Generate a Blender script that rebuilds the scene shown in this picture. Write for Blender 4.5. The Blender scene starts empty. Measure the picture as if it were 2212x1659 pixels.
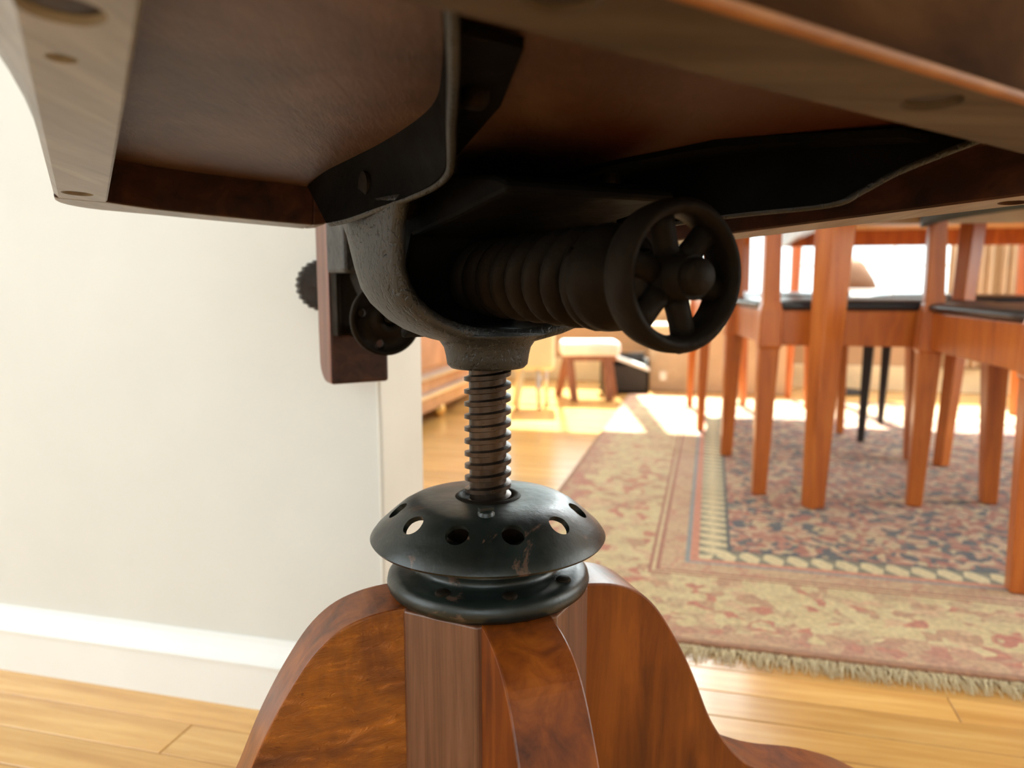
import bpy, bmesh, math, random
from mathutils import Vector, Matrix
random.seed(7)
R = math.radians
scn = bpy.context.scene
COL = scn.collection

# ------------------------------------------------------------------ camera
cd = bpy.data.cameras.new('camera'); cam = bpy.data.objects.new('camera', cd); COL.objects.link(cam)
cam.location = (0, 0, 0.5); cam.rotation_euler = (R(90 - 7.8), 0, 0)
cd.sensor_width = 36; cd.lens = 1660 / 2212 * 36; cd.clip_start = 0.01
cd.dof.use_dof = True; cd.dof.focus_distance = 0.45; cd.dof.aperture_fstop = 7.0
scn.camera = cam
# house axes: E1 runs along the near wall, E2 away from the camera
TH = R(-14.5)
E1 = Vector((math.cos(TH), math.sin(TH), 0)); E2 = Vector((-math.sin(TH), math.cos(TH), 0))
def H(a, b, z=0.0): return E1 * a + E2 * b + Vector((0, 0, z))
# ------------------------------------------------------------------ world
w = bpy.data.worlds.new('world'); scn.world = w; w.use_nodes = True
bg = w.node_tree.nodes['Background']; bg.inputs[0].default_value = (0.86, 0.98, 1.0, 1); bg.inputs[1].default_value = 2.2
# ------------------------------------------------------------------ sun, window daylight and added right fill
def lamp(name, kind, loc, target, energy, color=(1, 1, 1), size=None, angle=None):
    l = bpy.data.lights.new(name, kind); o = bpy.data.objects.new(name, l); COL.objects.link(o)
    o.location = loc; l.energy = energy; l.color = color
    o.rotation_euler = (Vector(target) - Vector(loc)).to_track_quat('-Z', 'Y').to_euler()
    if size: l.shape = 'RECTANGLE'; l.size, l.size_y = size
    if angle: l.angle = R(angle)
    return o
lamp('sun', 'SUN', H(-0.5, 6.2, 5.2), H(0.3, 2.7, 0), 20.0, (1.0, 0.95, 0.86), angle=0.8)
lamp('daylight_left_window', 'AREA', H(-2.32, -0.75, 1.25), H(0, 0.1, 0.5), 12, (0.95, 0.98, 1.0), (1.9, 1.7))
lamp('fill_right', 'AREA', H(2.9, 2.2, 1.3), H(0.3, 2.3, 0.4), 32, (1.0, 0.96, 0.88), (2.2, 1.7))  # added fill to brighten the dining area, no window known on this side
lamp('daylight_far_window', 'AREA', H(0.4, 3.6, 1.35), H(0.3, 1.4, 0.0), 36, (0.95, 0.99, 1.0), (1.5, 1.3))
vs = scn.view_settings; scn.display_settings.display_device = 'sRGB'
vs.view_transform = 'Standard'; vs.look = 'None'; vs.exposure = 0.62; vs.gamma = 1; vs.use_curve_mapping = False

# ------------------------------------------------------------------ materials
def newmat(name):
    m = bpy.data.materials.new(name); m.use_nodes = True
    nt = m.node_tree; return m, nt, nt.nodes['Principled BSDF']
def nd(nt, t, **k):
    n = nt.nodes.new(t)
    for a, v in k.items():
        if a.startswith('i_'): n.inputs[a[2:].replace('_', ' ')].default_value = v
        else: setattr(n, a, v)
    return n
def ramp(nt, fac, stops):
    r = nt.nodes.new('ShaderNodeValToRGB'); e = r.color_ramp.elements
    while len(e) < len(stops): e.new(0.5)
    for i, (p, c) in enumerate(stops):
        e[i].position = p; e[i].color = (*c, 1)
    nt.links.new(fac, r.inputs[0]); return r.outputs[0]
def coords(nt, scale=(1, 1, 1), rot=(0, 0, 0)):
    t = nt.nodes.new('ShaderNodeTexCoord'); m = nt.nodes.new('ShaderNodeMapping')
    m.inputs['Scale'].default_value = scale; m.inputs['Rotation'].default_value = rot
    nt.links.new(t.outputs['Object'], m.inputs[0]); return m.outputs[0]
def noise(nt, vec, scale, detail=4, rough=0.55, dist=0):
    n = nt.nodes.new('ShaderNodeTexNoise'); n.inputs['Scale'].default_value = scale
    n.inputs['Detail'].default_value = detail; n.inputs['Roughness'].default_value = rough
    n.inputs['Distortion'].default_value = dist
    nt.links.new(vec, n.inputs['Vector']); return n.outputs['Fac']
def bump(nt, b, h, strength, dist=0.002):
    n = nt.nodes.new('ShaderNodeBump'); n.inputs['Strength'].default_value = strength
    n.inputs['Distance'].default_value = dist
    nt.links.new(h, n.inputs['Height']); nt.links.new(n.outputs[0], b.inputs['Normal'])
def mixc(nt, fac, a, b, mode='MIX'):
    n = nt.nodes.new('ShaderNodeMix'); n.data_type = 'RGBA'; n.blend_type = mode
    for s, v in ((n.inputs[0], fac), (n.inputs[6], a), (n.inputs[7], b)):
        if isinstance(v, (int, float)): s.default_value = v
        elif isinstance(v, tuple): s.default_value = (*v, 1)
        else: nt.links.new(v, s)
    return n.outputs[2]
def math_(nt, op, a, b=0.0, c=None):
    n = nt.nodes.new('ShaderNodeMath'); n.operation = op
    for i, v in enumerate((a, b, c)):
        if v is None: continue
        if isinstance(v, (int, float)): n.inputs[i].default_value = v
        else: nt.links.new(v, n.inputs[i])
    return n.outputs[0]
def plain(name, col, rough=0.5, metal=0.0, bs=0.0, bsc=200, var=0.12, coat=0):
    m, nt, b = newmat(name); v = coords(nt)
    f = noise(nt, v, 9, 5)
    lo = tuple(c * (1 - var) for c in col); hi = tuple(min(1, c * (1 + var)) for c in col)
    nt.links.new(ramp(nt, f, [(0.3, lo), (0.7, hi)]), b.inputs['Base Color'])
    b.inputs['Roughness'].default_value = rough; b.inputs['Metallic'].default_value = metal
    if coat: b.inputs['Coat Weight'].default_value = coat
    if bs: bump(nt, b, noise(nt, v, bsc, 3), bs)
    return m
def wood(name, dark, mid, light, axis='z', rough=0.38, stretch=14, scale=7, coat=0.2, bs=0.12, rot=(0, 0, 0), blotch=0.35, spec=0.5, osc=None):
    m, nt, b = newmat(name)
    s = {'x': (1, stretch, stretch), 'y': (stretch, 1, stretch), 'z': (stretch, stretch, 1)}[axis]
    v = coords(nt, s, rot); v0 = coords(nt)
    g = noise(nt, v, scale, 6, 0.62, 0.6)
    c = ramp(nt, g, [(0.28, dark), (0.5, mid), (0.75, light)])
    bl = ramp(nt, noise(nt, v0, scale * 1.7, 4), [(0.35, (0.45, 0.42, 0.4)), (0.62, (1, 1, 1))])
    c = mixc(nt, blotch, c, bl, 'MULTIPLY')
    if osc:
        oi = nt.nodes.new('ShaderNodeObjectInfo')
        hs = nt.nodes.new('ShaderNodeHueSaturation'); nt.links.new(c, hs.inputs['Color'])
        nt.links.new(math_(nt, 'MULTIPLY_ADD', oi.outputs['Random'], osc, 1 - osc / 2), hs.inputs['Value'])
        c = hs.outputs[0]
    nt.links.new(c, b.inputs['Base Color'])
    b.inputs['Roughness'].default_value = rough; b.inputs['Coat Weight'].default_value = coat
    b.inputs['Coat Roughness'].default_value = 0.25
    bump(nt, b, g, bs, 0.001)
    return m
def iron(name, col, rough=0.45, metal=0.55, pits=0.5, psc=420, rust=None, rsc=18, rustamt=0.6):
    m, nt, b = newmat(name); v = coords(nt)
    f = noise(nt, v, 30, 6)
    base = ramp(nt, f, [(0.35, tuple(c * 0.65 for c in col)), (0.7, tuple(min(1, c * 1.5) for c in col))])
    if rust:
        rf = ramp(nt, noise(nt, v, rsc, 8, 0.7, 0.5), [(rustamt, (0, 0, 0)), (rustamt + 0.03, (1, 1, 1))])
        base = mixc(nt, rf, base, rust)
    nt.links.new(base, b.inputs['Base Color'])
    nt.links.new(math_(nt, 'MULTIPLY_ADD', noise(nt, v, 55, 4), 0.35, rough - 0.17), b.inputs['Roughness'])
    b.inputs['Metallic'].default_value = metal
    vo = nt.nodes.new('ShaderNodeTexVoronoi'); vo.inputs['Scale'].default_value = psc * 0.45; nt.links.new(v, vo.inputs['Vector'])
    h = math_(nt, 'ADD', math_(nt, 'MULTIPLY', noise(nt, v, psc, 3), 0.8), math_(nt, 'MULTIPLY', vo.outputs['Distance'], 0.6))
    if rust: h = math_(nt, 'ADD', h, math_(nt, 'MULTIPLY', noise(nt, v, rsc * 2, 8, 0.7), 2.0))
    bump(nt, b, h, pits, 0.0012)
    return m

M = {}
def lowspec(m, v):
    m.node_tree.nodes['Principled BSDF'].inputs['Specular IOR Level'].default_value = v; return m
M['oak'] = wood('oak_floor', (0.54, 0.265, 0.075), (0.70, 0.39, 0.12), (0.84, 0.52, 0.195), 'x', 0.22, 16, 3.2, 0.35, 0.04, blotch=0.12, osc=0.28)
M['oak_dark'] = plain('floor_gap', (0.22, 0.11, 0.04), 0.7)
M['base_wood'] = lowspec(wood('stained_leg', (0.07, 0.014, 0.002), (0.19, 0.042, 0.004), (0.32, 0.085, 0.008), 'z', 0.38, 9, 6, 0.12, 0.15, blotch=0.5), .35)
M['column_wood'] = wood('column_wood', (0.06, 0.020, 0.008), (0.13, 0.045, 0.018), (0.20, 0.085, 0.042), 'z', 0.4, 30, 6, 0.2, 0.15)
# worn leg veneer
def worn():
    m, nt, b = newmat('peeling_leg_veneer'); v = coords(nt, (1, 1, 1), (0, R(35), 0))
    v2 = coords(nt, (3, 3, 9), (0, R(40), 0))
    f = noise(nt, v, 11, 9, 0.65, 0.6); g = noise(nt, v2, 14, 8, 0.7, 1.2)
    c = ramp(nt, f, [(0.30, (0.16, 0.045, 0.014)), (0.45, (0.40, 0.12, 0.022)), (0.58, (0.68, 0.21, 0.02)), (0.75, (0.78, 0.30, 0.04))])
    sp = ramp(nt, g, [(0.60, (1, 1, 1)), (0.68, (0.35, 0.25, 0.22))])
    nt.links.new(mixc(nt, 0.8, c, sp, 'MULTIPLY'), b.inputs['Base Color'])
    b.inputs['Roughness'].default_value = 0.45; b.inputs['Coat Weight'].default_value = 0.06; b.inputs['Specular IOR Level'].default_value = 0.35
    bump(nt, b, math_(nt, 'ADD', math_(nt, 'MULTIPLY', f, 1.6), math_(nt, 'MULTIPLY', g, 1.6)), 0.9, 0.008)
    return m
M['worn'] = worn()
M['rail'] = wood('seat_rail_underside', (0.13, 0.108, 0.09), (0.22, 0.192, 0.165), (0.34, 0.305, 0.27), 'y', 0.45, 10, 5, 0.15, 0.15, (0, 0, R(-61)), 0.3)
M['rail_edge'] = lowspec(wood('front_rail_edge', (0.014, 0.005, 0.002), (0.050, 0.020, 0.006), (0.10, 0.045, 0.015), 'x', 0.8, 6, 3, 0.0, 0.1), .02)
M['rail_shaded'] = lowspec(wood('shaded_front_rail', (0.03, 0.022, 0.014), (0.07, 0.05, 0.034), (0.12, 0.09, 0.065), 'x', 0.6, 10, 5, 0.0, 0.15, (0, 0, R(-29)), 0.3), .2)  # darker copy of the rail wood, shade put into its colour
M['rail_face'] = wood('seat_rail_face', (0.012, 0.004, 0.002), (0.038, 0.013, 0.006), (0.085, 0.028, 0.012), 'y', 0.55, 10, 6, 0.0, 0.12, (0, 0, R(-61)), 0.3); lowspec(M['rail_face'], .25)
M['arris_glint'] = wood('orange_edge_glint', (0.16, 0.05, 0.006), (0.26, 0.085, 0.011), (0.34, 0.13, 0.022), 'x', 0.6, coat=0)  # painted glint for the light caught on the front rail edge
M['plug'] = plain('dark_screw_plug', (0.018, 0.007, 0.004), 0.6)
def panel_mat():
    m, nt, b = newmat('worn_shaded_seat_ply'); v = coords(nt, (1.0, 1.0, 3)); v2 = coords(nt, (6, 1.5, 6), (0, 0, R(25)))
    f = noise(nt, v, 9, 9, 0.62, 0.4); g = noise(nt, v2, 30, 8, 0.7)
    c = ramp(nt, f, [(0.3, (0.045, 0.020, 0.012)), (0.5, (0.085, 0.042, 0.026)), (0.7, (0.15, 0.088, 0.060))])
    c = mixc(nt, 0.5, c, ramp(nt, g, [(0.35, (0.5, 0.45, 0.42)), (0.7, (1, 1, 1))]), 'MULTIPLY')
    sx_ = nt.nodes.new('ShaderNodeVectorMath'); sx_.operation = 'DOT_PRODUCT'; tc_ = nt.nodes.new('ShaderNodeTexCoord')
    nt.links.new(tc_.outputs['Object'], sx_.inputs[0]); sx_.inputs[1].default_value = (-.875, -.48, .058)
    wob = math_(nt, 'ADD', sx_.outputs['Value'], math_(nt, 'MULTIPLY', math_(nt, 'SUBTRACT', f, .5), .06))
    lit_side = ramp(nt, wob, [(0.02, (0, 0, 0)), (0.085, (1, 1, 1))])      # shade on the panel's right half, painted in as darker red
    c = mixc(nt, lit_side, mixc(nt, .85, c, (0.048, 0.010, 0.0025)), c)
    nt.links.new(c, b.inputs['Base Color']); b.inputs['Roughness'].default_value = 0.45; b.inputs['Specular IOR Level'].default_value = 0.3
    bump(nt, b, math_(nt, 'ADD', f, g), 0.35, 0.003); return m
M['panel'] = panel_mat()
M['iron'] = iron('dark_cast_iron', (0.0065, 0.0045, 0.003), 0.6, 0.0, 0.25); lowspec(M['iron'], .10)
M['iron'].node_tree.nodes['Principled BSDF'].inputs['Specular Tint'].default_value = (1, .72, .45, 1)
M['rib_iron'] = lowspec(iron('black_rib_iron', (0.004, 0.0032, 0.0025), 0.65, 0.0, 0.2), .05)
M['iron_grey'] = iron('pitted_grey_iron', (0.040, 0.036, 0.033), 0.5, 0.2, 1.0, 420); lowspec(M['iron_grey'], .5)
M['iron_green'] = iron('green_black_enamel', (0.007, 0.010, 0.008), 0.34, 0.1, 0.15, 200, (0.07, 0.040, 0.026), 22, 0.60)
def pitted():
    m, nt, b = newmat('pitted_yoke_iron'); v = coords(nt, (1, 1, .7))
    f = noise(nt, v, 24, 6)
    nt.links.new(ramp(nt, f, [(0.35, (0.013, 0.012, 0.010)), (0.7, (0.043, 0.039, 0.034))]), b.inputs['Base Color'])
    p1 = ramp(nt, noise(nt, v, 330, 2, .5), [(0.36, (0, 0, 0)), (0.46, (1, 1, 1))])
    p2 = ramp(nt, noise(nt, v, 150, 2, .5, .3), [(0.30, (0, 0, 0)), (0.36, (1, 1, 1))])
    h = math_(nt, 'ADD', math_(nt, 'MULTIPLY', p1, .5), math_(nt, 'MULTIPLY', p2, .8))
    bump(nt, b, math_(nt, 'ADD', h, math_(nt, 'MULTIPLY', noise(nt, v, 700, 3), .5)), 0.85, 0.0009)
    b.inputs['Roughness'].default_value = .48; b.inputs['Metallic'].default_value = .15
    b.inputs['Specular IOR Level'].default_value = .42; return m
M['yoke'] = pitted()
M['steel'] = iron('oily_screw_steel', (0.055, 0.036, 0.025), 0.30, 0.8, 0.15, 300)
M['wallpaint'] = plain('white_wall_paint', (0.72, 0.715, 0.68), 0.75, 0, 0.05, 60, 0.02)
M['jamb'] = plain('cream_jamb_paint', (0.70, 0.67, 0.60), 0.6, 0, 0.05, 60, 0.03)
M['trim'] = plain('white_gloss_trim', (0.86, 0.87, 0.86), 0.35, 0, 0.05, 30, 0.02)
M['tanwall'] = plain('tan_wall_paint', (0.52, 0.34, 0.20), 0.8, 0, 0.03, 60, 0.04)
M['cream'] = plain('cream_paint', (0.80, 0.68, 0.45), 0.5)
M['ceil'] = plain('ceiling_paint', (0.78, 0.77, 0.74), 0.85)
M['chair_wood'] = wood('cherry_chair_wood', (0.33, 0.07, 0.008), (0.54, 0.135, 0.016), (0.66, 0.205, 0.03), 'z', 0.36, 10, 4, 0.3, 0.05, blotch=0.2)
M['table_wood'] = wood('teak_table_wood', (0.32, 0.14, 0.04), (0.55, 0.30, 0.12), (0.62, 0.38, 0.16), 'x', 0.4, 8, 3, 0.2, 0.05)
M['black_wood'] = plain('black_leg_lacquer', (0.018, 0.015, 0.013), 0.4)
M['vinyl'] = plain('black_vinyl', (0.022, 0.025, 0.030), 0.32, 0, 0.2, 60)
M['olive'] = plain('grey_green_backrest_pad', (0.06, 0.07, 0.055), 0.6)
M['pinkwood'] = wood('reddish_cabinet_wood', (0.36, 0.16, 0.08), (0.50, 0.25, 0.14), (0.6, 0.34, 0.2), 'z', 0.4)
M['brass'] = plain('brass', (0.75, 0.52, 0.2), 0.25, 0.9)
M['silver'] = plain('pale_metal', (0.62, 0.60, 0.58), 0.3, 0.8)
M['white'] = plain('white_plastic', (0.85, 0.85, 0.82), 0.4)
M['black'] = plain('black_plastic', (0.02, 0.018, 0.017), 0.6)
M['tan'] = plain('tan_board', (0.55, 0.41, 0.27), 0.75)
M['sheep'] = plain('white_and_pink_fabric', (0.83, 0.72, 0.68), 0.95, 0, 0.8, 90, 0.2)
M['stoolwood'] = wood('stool_wood', (0.16, 0.05, 0.025), (0.27, 0.10, 0.05), (0.38, 0.17, 0.10), 'z', 0.5)
M['curtain'] = plain('tan_curtain_cloth', (0.58, 0.43, 0.29), 0.9)
M['wicker'] = plain('brown_wicker', (0.20, 0.10, 0.05), 0.8, 0, 0.6, 60)
M['fringe'] = plain('cream_fringe', (0.78, 0.66, 0.44), 0.95)
def glass():
    m = bpy.data.materials.new('window_glass'); m.use_nodes = True; nt = m.node_tree; nt.nodes.clear()
    o = nd(nt, 'ShaderNodeOutputMaterial'); t = nd(nt, 'ShaderNodeBsdfTransparent'); g = nd(nt, 'ShaderNodeBsdfGlossy')
    g.inputs['Roughness'].default_value = 0.02; t.inputs[0].default_value = (0.95, 0.98, 0.97, 1)
    x = nd(nt, 'ShaderNodeMixShader'); x.inputs[0].default_value = 0.06
    nt.links.new(t.outputs[0], x.inputs[1]); nt.links.new(g.outputs[0], x.inputs[2])
    nt.links.new(x.outputs[0], o.inputs[0]); return m
M['glass'] = glass()
RA0, RA1, RB0, RB1 = -0.335, 2.05, 1.02, 3.30     # rug extent in house axes
def rug_mat():
    m, nt, b = newmat('floral_rug_weave')
    t = nt.nodes.new('ShaderNodeTexCoord'); s = nt.nodes.new('ShaderNodeSeparateXYZ'); nt.links.new(t.outputs['Object'], s.inputs[0])
    x, y = s.outputs[0], s.outputs[1]           # metres from the near left corner
    W, L = RA1 - RA0, RB1 - RB0
    dx = math_(nt, 'MINIMUM', x, math_(nt, 'SUBTRACT', W, x)); dy = math_(nt, 'MINIMUM', y, math_(nt, 'SUBTRACT', L, y))
    d = math_(nt, 'MINIMUM', dx, dy)
    along = mixc(nt, math_(nt, 'LESS_THAN', dx, dy), x, y)
    sa = nt.nodes.new('ShaderNodeSeparateColor'); nt.links.new(along, sa.inputs[0]); al = sa.outputs[0]
    vec = t.outputs['Object']
    wv = nt.nodes.new('ShaderNodeVectorMath'); wv.operation = 'ADD'
    nn = nt.nodes.new('ShaderNodeTexNoise'); nn.inputs['Scale'].default_value = 22; nt.links.new(vec, nn.inputs['Vector'])
    sc = nt.nodes.new('ShaderNodeVectorMath'); sc.operation = 'SCALE'; sc.inputs['Scale'].default_value = 0.055
    nt.links.new(nn.outputs['Color'], sc.inputs[0]); nt.links.new(vec, wv.inputs[0]); nt.links.new(sc.outputs[0], wv.inputs[1])
    def flor(scale):
        v = nt.nodes.new('ShaderNodeTexVoronoi'); v.inputs['Scale'].default_value = scale; nt.links.new(wv.outputs[0], v.inputs['Vector'])
        hs = nt.nodes.new('ShaderNodeSeparateColor'); nt.links.new(v.outputs['Color'], hs.inputs[0]); return hs.outputs[0], v.outputs['Distance'], hs.outputs[1]
    r1, d1, q1 = flor(64)
    field = ramp(nt, r1, [(0.0, (0.08, 0.08, 0.10)), (0.18, (0.38, 0.13, 0.09)), (0.34, (0.58, 0.37, 0.24)), (0.5, (0.45, 0.19, 0.13)), (0.62, (0.10, 0.11, 0.12)), (0.72, (0.56, 0.42, 0.25)), (0.86, (0.44, 0.22, 0.14))])
    nt.nodes[-1].color_ramp.interpolation = 'CONSTANT'
    r2, d2, q2 = flor(42)
    ringc = ramp(nt, d2, [(0.0, (0.55, 0.16, 0.10)), (0.25, (0.62, 0.50, 0.26)), (0.42, (0.46, 0.31, 0.18)), (0.6, (0.55, 0.40, 0.22))])
    bord = ramp(nt, r2, [(0.0, (0.60, 0.48, 0.25)), (0.3, (0.42, 0.20, 0.12)), (0.45, (0.66, 0.55, 0.30)), (0.62, (0.48, 0.33, 0.19)), (0.75, (0.60, 0.36, 0.22)), (0.9, (0.45, 0.07, 0.06))])
    nt.nodes[-1].color_ramp.interpolation = 'CONSTANT'
    bord = mixc(nt, 0.35, bord, ringc)
    r3, d3, q3 = flor(7.5)
    med = ramp(nt, d3, [(0.0, (0.62, 0.36, 0.22)), (0.14, (0.60, 0.50, 0.28)), (0.22, (0.45, 0.07, 0.06)), (0.27, (0.6, 0.5, 0.27))])
    nt.nodes[-1].color_ramp.interpolation = 'CONSTANT'
    bord = mixc(nt, math_(nt, 'MULTIPLY', math_(nt, 'LESS_THAN', d3, 0.30), 0.55), bord, med)
    bord = mixc(nt, math_(nt, 'MULTIPLY', math_(nt, 'LESS_THAN', math_(nt, 'ADD', d, math_(nt, 'MULTIPLY', q2, .05)), 0.085), .6), bord, (0.42, 0.19, 0.13))
    # guard leaf row
    ph = math_(nt, 'FRACT', math_(nt, 'ADD', math_(nt, 'DIVIDE', al, 0.040), math_(nt, 'MULTIPLY', d, 6.0)))
    leaf = math_(nt, 'ABSOLUTE', math_(nt, 'SUBTRACT', ph, 0.5))
    across = math_(nt, 'ABSOLUTE', math_(nt, 'SUBTRACT', d, 0.352))
    leafm = math_(nt, 'LESS_THAN', math_(nt, 'ADD', leaf, math_(nt, 'MULTIPLY', across, 12.0)), 0.46)
    guard = mixc(nt, leafm, (0.22, 0.20, 0.14), (0.72, 0.60, 0.36))
    col = bord
    def band(lo, c):
        nonlocal col
        col = mixc(nt, math_(nt, 'GREATER_THAN', d, lo), col, c)
    band(0.245, (0.36, 0.13, 0.08)); band(0.251, (0.60, 0.46, 0.26)); band(0.257, (0.36, 0.13, 0.08))
    lil = mixc(nt, 0.35, (0.52, 0.30, 0.19), bord)
    band(0.264, lil); band(0.305, (0.24, 0.27, 0.28)); band(0.313, (0.60, 0.24, 0.15)); band(0.328, guard)
    band(0.378, (0.06, 0.075, 0.08)); band(0.384, field)
    col = mixc(nt, math_(nt, 'LESS_THAN', d, 0.012), col, (0.32, 0.15, 0.08))
    f = ramp(nt, noise(nt, vec, 120, 3), [(0.3, (0.7, 0.7, 0.7)), (0.7, (1.15, 1.15, 1.15))])
    nt.links.new(mixc(nt, 1.0, col, f, 'MULTIPLY'), b.inputs['Base Color'])
    b.inputs['Roughness'].default_value = 0.95; b.inputs['Sheen Weight'].default_value = 0.2
    bump(nt, b, noise(nt, vec, 260, 3), 0.5, 0.003)
    return m
M['rug'] = rug_mat()

# ------------------------------------------------------------------ mesh helpers
class MB:
    def __init__(s): s.v = []; s.f = []; s.smooth = []
    def add(s, vs, fs, sm=False):
        o = len(s.v); s.v += [Vector(v) for v in vs]
        for f in fs: s.f.append([i + o for i in f]); s.smooth.append(sm)
    def box(s, lo, hi, X=None):
        x0, y0, z0 = lo; x1, y1, z1 = hi
        vs = [Vector(p) for p in ((x0,y0,z0),(x1,y0,z0),(x1,y1,z0),(x0,y1,z0),(x0,y0,z1),(x1,y0,z1),(x1,y1,z1),(x0,y1,z1))]
        if X: vs = [X @ v for v in vs]
        s.add(vs, [(0,3,2,1),(4,5,6,7),(0,1,5,4),(1,2,6,5),(2,3,7,6),(3,0,4,7)])
    def prism(s, pts, w0, w1, X):           # polygon in local xy, extruded along local z, mapped by X
        n = len(pts)
        vs = [X @ Vector((p[0], p[1], w0)) for p in pts] + [X @ Vector((p[0], p[1], w1)) for p in pts]
        s.add(vs, [list(range(n - 1, -1, -1)), list(range(n, 2 * n))])
        o = len(s.v) - 2 * n
        for i in range(n): s.f.append([o + i, o + (i + 1) % n, o + n + (i + 1) % n, o + n + i]); s.smooth.append(False)
    def lathe(s, prof, X=None, seg=48, closed=False, cap=True):   # prof: (r, z)
        n = len(prof); vs = []
        for i in range(seg):
            a = 2 * math.pi * i / seg
            for r, z in prof:
                v = Vector((r * math.cos(a), r * math.sin(a), z)); vs.append(X @ v if X else v)
        fs = []
        m = n if closed else n - 1
        for i in range(seg):
            j = (i + 1) % seg
            for k in range(m):
                l = (k + 1) % n; fs.append((i * n + k, j * n + k, j * n + l, i * n + l))
        s.add(vs, fs, True)
        if cap and not closed:
            o = len(s.v) - len(vs)
            s.f.append([o + i * n for i in range(seg)][::-1]); s.smooth.append(False)
            s.f.append([o + i * n + n - 1 for i in range(seg)]); s.smooth.append(False)
    def tube(s, path, rad, seg=12, closed=False, sm=True):
        P = [Vector(p) for p in path]; n = len(P); rings = []
        up = Vector((0, 0, 1)); prev = None
        for i, p in enumerate(P):
            t = (P[(i + 1) % n] - P[i - 1]) if closed else (P[min(i + 1, n - 1)] - P[max(i - 1, 0)])
            t.normalize()
            if prev is None: u = t.orthogonal()
            else: u = prev - t * prev.dot(t)
            u.normalize(); prev = u; vv = t.cross(u)
            r = rad[i] if isinstance(rad, (list, tuple)) else rad
            rings.append([p + (u * math.cos(2 * math.pi * k / seg) + vv * math.sin(2 * math.pi * k / seg)) * r for k in range(seg)])
        vs = [v for r in rings for v in r]; fs = []
        for i in range(n if closed else n - 1):
            j = (i + 1) % n
            for k in range(seg): l = (k + 1) % seg; fs.append((i * seg + k, i * seg + l, j * seg + l, j * seg + k))
        if not closed: fs += [list(range(seg))[::-1], [(n - 1) * seg + k for k in range(seg)]]
        s.add(vs, fs, sm)
    def loft(s, rings, sm=True, cap=True, closed=False):
        n = len(rings[0]); vs = [v for r in rings for v in r]; fs = []
        m = len(rings)
        for i in range(m if closed else m - 1):
            j = (i + 1) % m
            for k in range(n): l = (k + 1) % n; fs.append((i * n + k, i * n + l, j * n + l, j * n + k))
        if cap and not closed: fs += [list(range(n))[::-1], [(m - 1) * n + k for k in range(n)]]
        s.add(vs, fs, sm)
ORIG = {}
def tag(o, label=None, cat=None, group=None, kind=None):
    if label: o['label'] = label
    if cat: o['category'] = cat
    if group: o['group'] = group
    if kind: o['kind'] = kind
    return o
def thing(name, origin, label, cat, group=None):
    o = bpy.data.objects.new(name, None); COL.objects.link(o); o.location = origin; o.empty_display_size = 0.05
    ORIG[o.name] = Vector(origin); return tag(o, label, cat, group)
def obj(name, mb, mat, parent=None, origin=None, bevel=0, bseg=2, rot=None, autosmooth=None, label=None, kind=None, mat2=None, facemat=None, sharp=None):
    me = bpy.data.meshes.new(name)
    O = ORIG[parent.name] if parent else Vector(origin or (0, 0, 0))
    base = O; vs = mb.v; Rm = None
    if rot is not None and not parent:       # keep local axes turned (materials follow the object)
        Rm = Matrix.Rotation(rot, 3, 'Z'); vs = [Rm.inverted() @ (v - base) for v in vs]
    else: vs = [v - base for v in vs]
    me.from_pydata([tuple(v) for v in vs], [], mb.f)
    me.polygons.foreach_set('use_smooth', mb.smooth)
    bm = bmesh.new(); bm.from_mesh(me); bmesh.ops.recalc_face_normals(bm, faces=bm.faces[:]); bm.to_mesh(me); bm.free()
    me.materials.append(M[mat] if isinstance(mat, str) else mat)
    if mat2: me.materials.append(M[mat2])
    if facemat:
        for p in me.polygons: p.material_index = facemat(p)
    if sharp: me.set_sharp_from_angle(angle=R(sharp))
    o = bpy.data.objects.new(name, me); COL.objects.link(o)
    if parent:
        o.parent = parent; ORIG[o.name] = O
    else:
        o.location = base
        if rot is not None: o.rotation_euler = (0, 0, rot)
        ORIG[o.name] = base
    # sub-parts of meshes: mesh origin coincides with parent's origin
    if bevel:
        md = o.modifiers.new('bevel', 'BEVEL'); md.width = bevel; md.segments = bseg; md.limit_method = 'ANGLE'; md.angle_limit = R(40)
        md.harden_normals = False
    if label: o['label'] = label
    if kind: o['kind'] = kind
    return o
def frameM(o, x, y, z):
    m = Matrix.Identity(4)
    for i, a in enumerate((x, y, z)):
        for k in range(3): m[k][i] = a[k]
    for k in range(3): m[k][3] = o[k]
    return m
HX = frameM((0, 0, 0), E1, E2, (0, 0, 1))      # house axes matrix
def hbox(lo, hi):
    m = MB(); m.box(lo, hi, HX); return m
def hobj(name, boxes, mat, parent=None, **k):
    m = MB()
    for lo, hi in boxes: m.box(lo, hi, HX)
    return obj(name, m, mat, parent, **k)
def structure(name, boxes, mat, **k):
    o = hobj(name, boxes, mat, **k); o['kind'] = 'structure'; return o

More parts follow.
